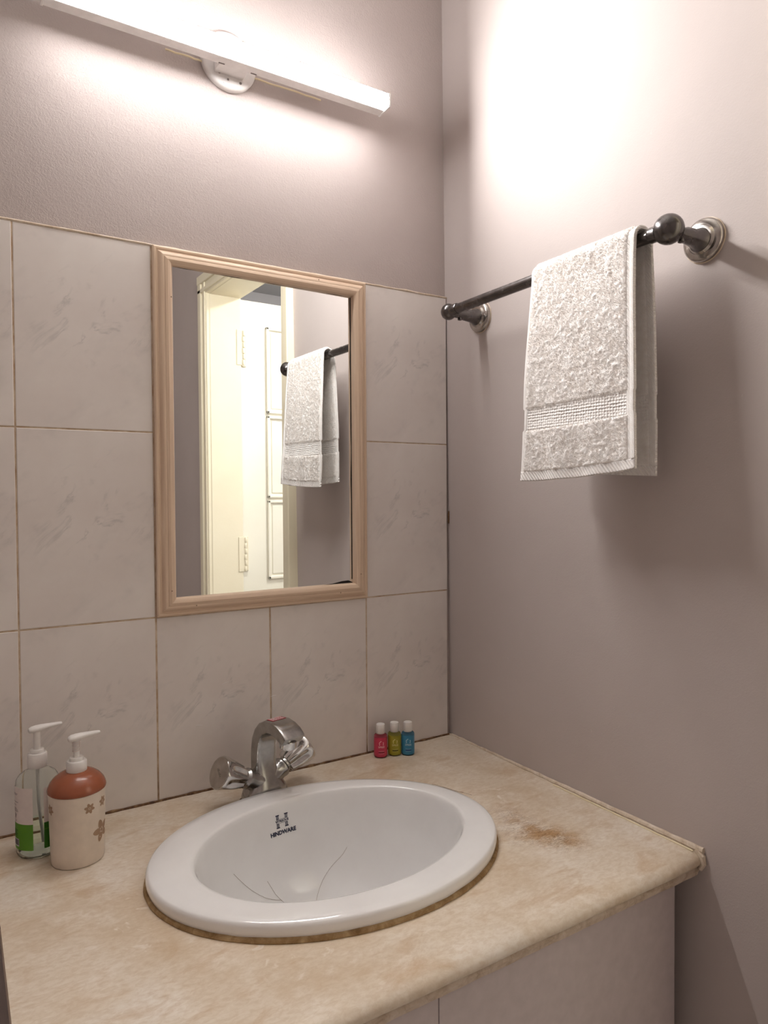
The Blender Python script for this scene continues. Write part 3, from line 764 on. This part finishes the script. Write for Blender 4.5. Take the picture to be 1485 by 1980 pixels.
# n_ points to the left of travel; make sure that "outside" is away from the rail
_p, _n = pp(.1)
SGN = 1 if _n.x < 0 else -1
def slab(name, d0, d1, s0, s1, ho, hi, nd, ns, mat, amp=0, parent=towel):
    mb = MB(); k = []
    for side, h in ((1, ho), (-1, hi)):
        g = []
        for i in range(nd + 1):
            for j in range(ns + 1):
                d = d0 + (d1 - d0) * i / nd; s_ = s0 + (s1 - s0) * j / ns
                edge = min(1, i / 2, (nd - i) / 2, j / 2, (ns - j) / 2) if amp else 1
                a = 0
                if amp:
                    a = amp * (noise.noise((s_ * 80, d * 380, side)) * .55 + noise.noise((s_ * 40, d * 150, side * 3)) * .8 + noise.noise((s_ * 16, d * 48, side * 5)) * .55) * (1 if side > 0 else .35)
                g.append(tpt(s_, d, SGN * side * (h * (.45 + .55 * edge) + a * edge)))
        k.append(g)
    W = ns + 1; n0 = (nd + 1) * W
    fs = []
    for i in range(nd):
        for j in range(ns):
            a = i * W + j; fs.append((a, a + 1, a + W + 1, a + W)); fs.append((n0 + a, n0 + a + W, n0 + a + W + 1, n0 + a + 1))
    for i in range(nd):
        for j in (0, ns):
            a = i * W + j; fs.append((a, a + W, n0 + a + W, n0 + a))
    for j in range(ns):
        for i in (0, nd):
            a = i * W + j; fs.append((a, a + 1, n0 + a + 1, n0 + a))
    mb.add(k[0] + k[1], fs)
    return mb.build(name, mat, parent, auto=180)
S0, S1 = .025, .945
slab('main_pile', BND, LT - BND, S0, S1, .0032, .0026, 330, 96, 'terry', .0023)
slab('lower_pile', HEM, LOW, S0, S1, .0034, .0028, 44, 96, 'terry', .0023)
slab('lower_pile', LT - LOW, LT - HEM, S0, S1, .0034, .0028, 44, 96, 'terry', .0023)
slab('woven_band', LOW - .001, BND + .001, S0, S1, .0014, .0012, 12, 60, 'band')
slab('woven_band', LT - BND - .001, LT - LOW + .001, S0, S1, .0014, .0012, 12, 60, 'band')
slab('hem', 0, HEM + .001, 0, 1, .0022, .0020, 8, 60, 'hem')
slab('hem', LT - HEM - .001, LT, 0, 1, .0022, .0020, 8, 60, 'hem')
for s0, s1 in ((0, S0 + .004), (S1 - .004, .975), (.972, 1.0)):
    th = .0024 if s1 > .99 else .0016
    slab('selvedge', HEM, LT - HEM, s0, s1, th, th, 220, 4, 'selvedge')
# terry loops: small bent strips all over the pile
rnd = random.Random(11); vs = []; fs = []
def tuft(s_, d, side, L):
    base = tpt(s_, d, SGN * side * (.0030 if side > 0 else .0024)); out = (tpt(s_, d, SGN * side * .0060) - base).normalized()
    a = rnd.uniform(0, 2 * PI); t1 = Vector((0, 1, 0)); t2 = out.cross(t1); t = t1 * math.cos(a) + t2 * math.sin(a); b = out.cross(t)
    wd = .00034; k = len(vs); lean = rnd.uniform(.3, 1.0)
    pts = [base - out * .001, base + out * L * .65 + t * L * .25 * lean, base + out * L * .95 + t * L * .75 * lean, base + out * L * .45 + t * L * 1.15 * lean]
    for p in pts: vs.extend([p - b * wd, p + b * wd])
    for i in range(3): fs.append((k + 2 * i, k + 2 * i + 1, k + 2 * i + 3, k + 2 * i + 2))
for i in range(62000):
    s_ = rnd.uniform(S0 + .005, S1 - .005); d = rnd.uniform(HEM + .002, LT - HEM - .002); e = d if d < LFR else LT - d
    if LOW < e < BND: continue
    side = 1 if (d > LFR or rnd.random() < .84) else -1
    if abs(d - LFR) < .05: side = 1
    if d > LFR + .05 and rnd.random() < .5: side = -1
    tuft(s_, d, side, rnd.uniform(.0009, .0020))
pile = MB().add(vs, fs).build('terry_loops', 'pile', towel, auto=180); pile['kind'] = 'stuff'

# ------------------------------------------------------------------ pump bottles
def pump_head(root, c, z, L, ang, mat):
    """nozzle with a rounded back and a tapering beak"""
    d = Vector((math.cos(ang), math.sin(ang), 0)); t = Vector((-d.y, d.x, 0)); c = Vector((c[0], c[1], z)); rs = []
    for (a, wd, h0, h1) in ((-.0108, .006, .0005, .004), (-.0098, .0115, -.0012, .0055), (-.006, .0145, -.0018, .0072), (0, .0150, -.0018, .0080), (.006, .0135, -.0010, .0082), (.014, .0105, .0006, .0080), (.022, .0085, .0018, .0076), (L - .002, .0070, .0026, .0070), (L, .0058, .0030, .0066)):
        q = []
        for j in range(14):
            an = 2 * PI * j / 14; q.append(c + d * a + t * (wd / 2 * math.cos(an)) + Vector((0, 0, (h0 + h1) / 2 + (h1 - h0) / 2 * math.sin(an))))
        rs.append(q)
    return MB().rings(rs).build('pump_head', mat, root, auto=60)
# terracotta lidded dispenser
DX, DYY = -.7315, -.121
dsp = thing('soap_dispenser', 'ivory soap dispenser with terracotta lid and flower cut outs', 'soap dispenser', (DX, DYY, 0))
dr = lambda z: .0342 + .0024 * z / .097
bd = MB().lathe([(.0310, 0), (.0334, .0008), (.0342, .003)] + [(dr(z), z) for z in (.02, .04, .06, .08, .094)] + [(.0364, .0965), (.0345, .0975)], (DX, DYY, 0), n=56).build('body', 'ivory_plastic', dsp, auto=50)
MB().lathe([(.0350, .0970), (.0374, .0975), (.0378, .0995), (.0370, .1030), (.0345, .1085), (.0300, .1140), (.0240, .1185), (.0170, .1215), (.012, .1225)], (DX, DYY, 0), n=56).build('lid', 'terracotta', dsp, auto=50)
MB().lathe([(.0128, .1195), (.0133, .1205), (.0133, .1345), (.0122, .1362), (.0092, .1365), (.0092, .1400), (.0085, .1410), (.0060, .1412)], (DX, DYY, 0), n=40).build('collar', 'white_plastic', dsp, auto=40)
MB().lathe([(.0040, .140), (.0040, .166)], (DX, DYY, 0), n=20).build('pump_stem', 'white_plastic', dsp)
pts = [(DX + .0047 * math.cos(a), DYY + .0047 * math.sin(a), .1475 + .0145 * a / (10 * PI)) for a in [10 * PI * i / 100 for i in range(101)]]
MB().tube(pts, .0007, 6).build('spring', 'label_white', dsp)
pump_head(dsp, (DX, DYY), .1645, .031, math.radians(4), 'white_plastic')
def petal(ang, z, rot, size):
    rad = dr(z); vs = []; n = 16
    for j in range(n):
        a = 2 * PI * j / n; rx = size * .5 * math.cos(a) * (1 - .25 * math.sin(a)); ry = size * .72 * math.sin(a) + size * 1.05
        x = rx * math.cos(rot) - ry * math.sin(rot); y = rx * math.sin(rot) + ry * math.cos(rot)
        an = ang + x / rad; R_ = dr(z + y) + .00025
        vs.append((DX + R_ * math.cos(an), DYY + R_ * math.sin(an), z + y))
    MB().add(vs, [tuple(range(n))]).build('petal', 'petal_brown', bd, smooth=False)  # flat patch on the surface, coloured like a shaded recess
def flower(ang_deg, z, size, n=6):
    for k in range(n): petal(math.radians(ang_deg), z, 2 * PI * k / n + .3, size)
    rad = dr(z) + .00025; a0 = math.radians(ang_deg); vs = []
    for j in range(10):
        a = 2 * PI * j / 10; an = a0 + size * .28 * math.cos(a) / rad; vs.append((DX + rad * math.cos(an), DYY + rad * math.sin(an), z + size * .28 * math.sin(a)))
    MB().add(vs, [tuple(range(10))]).build('flower_centre_shade', 'petal_brown', bd, smooth=False)  # flat patch too, painted as the shade in the cut out's centre
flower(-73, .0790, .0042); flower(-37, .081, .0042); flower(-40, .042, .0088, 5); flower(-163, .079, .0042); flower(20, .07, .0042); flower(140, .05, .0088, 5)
# clear pump bottle with white and green label
QX, QY = -.7755, -.070
lb = thing('clear_pump_bottle', 'clear plastic pump bottle with white and green label beside the dispenser', 'bottle', (QX, QY, 0))
QR = .0285
out = [(.010, .0015), (.0235, .0006), (.0268, .0025), (QR, .007), (QR, .098), (.0272, .1045), (.0230, .111), (.0165, .1155), (.0112, .118), (.0102, .121), (.0102, .130)]
inn = [(max(r_ - .0012, .002), z + (.0012 if z < .01 else 0)) for r_, z in reversed(out)]
MB().lathe(out + inn, (QX, QY, 0), n=56, cap0=False, cap1=False).build('bottle', 'clear', lb, auto=50)
MB().lathe([(.001, .0032), (.0240, .0034), (.0258, .008), (.0268, .010), (.0268, .040), (.001, .0401)], (QX, QY, 0), n=48).build('liquid_soap', 'liquid', lb, auto=50)
MB().lathe([(.0122, .1200), (.0128, .1210), (.0128, .1385), (.0118, .1400), (.0092, .1402), (.0092, .1440), (.0086, .1448), (.006, .145)], (QX, QY, 0), n=40).build('collar', 'white_plastic', lb, auto=40)
MB().lathe([(.0046, .144), (.0046, .171)], (QX, QY, 0), n=20).build('pump_stem', 'white_plastic', lb)
pump_head(lb, (QX, QY), .170, .033, math.radians(6), 'white_plastic')
MB().tube([(QX, QY, .12), (QX + .001, QY, .07), (QX + .006, QY + .004, .012)], .0022, 8).build('dip_tube', 'white_plastic', lb)
def cyl(cx, cy, rad, ang):
    return lambda x, y: Vector((cx + rad * math.cos(math.radians(ang) + x / rad), cy + rad * math.sin(math.radians(ang) + x / rad), y))
def patch(name, mat, parent, fn, x0, x1, y0, y1, n=16):
    vs = []; fs = []
    for i in range(n + 1):
        x = x0 + (x1 - x0) * i / n; vs += [fn(x, y0), fn(x, y1)]
    for i in range(n): fs.append((2 * i, 2 * i + 2, 2 * i + 3, 2 * i + 1))
    return MB().add(vs, fs).build(name, mat, parent, smooth=True)
fa = cyl(QX, QY, QR + .0003, -140); fb = cyl(QX, QY, QR + .0006, -140)
lab = patch('label', 'label_white', lb, fa, -.024, .016, .050, .100)
lg = patch('label_base', 'label_green', lb, fa, -.024, .016, .014, .050)
patch('back_label', 'label_white', lb, cyl(QX, QY, QR + .0003, -58), -.0115, .012, .050, .098)
patch('back_label_base', 'label_darkgreen', lb, cyl(QX, QY, QR + .0003, -58), -.0115, .012, .014, .050)
mb = MB(); rnd = random.Random(2); rects = []
for z, L in ((.0905, .013), (.0888, .011), (.079, .014), (.0745, .008), (.0700, .010), (.0682, .013), (.0664, .014)):
    rects.append((-.020, z, -.020 + L, z + .0007))
mapped(mb, quads2(rects), fb)
mapped(mb, text_geo('V', .008, .0003), fb, -.0135, .0595); mapped(mb, text_geo('24', .0035), fb, -.0125, .0535)
mb.build('print', 'print_grey', lab, smooth=False)
mb = MB(); rects = [(-.020, .0400 - i * .0024, -.0075 - .002 * (i % 2), .0410 - i * .0024) for i in range(4)]
mapped(mb, quads2(rects), fb); mb.build('print', 'print_green', lg, smooth=False)
bc = patch('barcode', 'print_white', lg, cyl(QX, QY, QR + .0006, -140), -.0195, -.0055, .0185, .0290)
fc = cyl(QX, QY, QR + .0009, -140); rects = []; x = -.0185
while x < -.0068:
    wd = rnd.choice((.0004, .0008, .0011)); rects.append((x, .0200, x + wd, .0280)); x += wd + rnd.choice((.0005, .0008))
mb = MB(); mapped(mb, quads2(rects), fc); mb.build('barcode_print', 'print_black', lg, smooth=False)
patch('printed_line', 'label_green', lb, cyl(QX, QY, QR + .0006, -58), -.0110, -.005, .0405, .0415)

# ------------------------------------------------------------------ three little toiletry bottles
def toiletry(cx, cy, nm, colour, dark, ang):
    t = thing('toiletry_bottle', 'small %s labelled toiletry bottle with white cap by the tiles' % nm, 'bottle', (cx, cy, 0), 'small toiletry bottles by the tiles')
    R_ = .0126
    MB().lathe([(.0105, 0), (.0121, .0008), (R_, .0025), (R_, .0395), (.0120, .0420), (.0100, .0437), (.0080, .0446), (.0078, .0470)], (cx, cy, 0), n=40).build('bottle', 'clear', t, auto=50)
    MB().lathe([(.0004, .001), (.0108, .0015), (.0112, .003), (.0112, .0385), (.0004, .039)], (cx, cy, 0), n=32).build('shampoo', colour + '_label', t)
    MB().lathe([(.0080, .0455), (.0084, .0460), (.0084, .0610), (.0078, .0622), (.002, .0624)], (cx, cy, 0), n=36).build('cap', 'white_plastic', t, auto=40)
    MB().lathe([(.0085, .0555), (.0086, .0556), (.0086, .0559), (.0085, .0560)], (cx, cy, 0), n=36, cap0=False, cap1=False).build('cap_seam', 'label_white', t)
    fn = cyl(cx, cy, R_ + .0002, ang); fp = cyl(cx, cy, R_ + .0005, ang)
    L = patch('label', colour + '_label', t, fn, -.030, .030, .0045, .0385, 40)
    mb = MB(); O = (0, .0285); w_ = .0006
    sh = [(-.0036, -.0030), (-.0040, .0012), (-.0010, .0042), (.0040, .0014), (.0034, -.0030), (-.0036, -.0030)]
    vs = []; fs = []
    for (a, b_) in zip(sh[:-1], sh[1:]):
        a = Vector(a); b_ = Vector(b_); dn = (b_ - a).normalized(); pn = Vector((-dn.y, dn.x)) * w_; k = len(vs)
        vs += [tuple(a - pn - dn * w_), tuple(b_ - pn + dn * w_), tuple(b_ + pn + dn * w_), tuple(a + pn - dn * w_)]; fs.append((k, k + 1, k + 2, k + 3))
    mapped(mb, (vs, fs), fp, *O); mapped(mb, text_geo('SPREE', .0048, .0001), fp, 0, .0215)
    mapped(mb, quads2([(-.0055, .0136, .0055, .0140)]), fp); mapped(mb, quads2([(-.0058, .0088, .0058, .0091)]), fp)
    mb.build('print', colour + '_print', L, smooth=False)
    mb = MB(); mapped(mb, quads2([(-.0055, .0105, .0060, .0122)]), fp); mb.build('dark_print', dark, L, smooth=False)
toiletry(-.183, -.027, 'pink', 'pink', 'maroon_print', -114)
toiletry(-.155, -.0325, 'olive green', 'olive', 'darkolive_print', -116)
toiletry(-.132, -.0445, 'blue', 'blue', 'darkblue_print', -120)
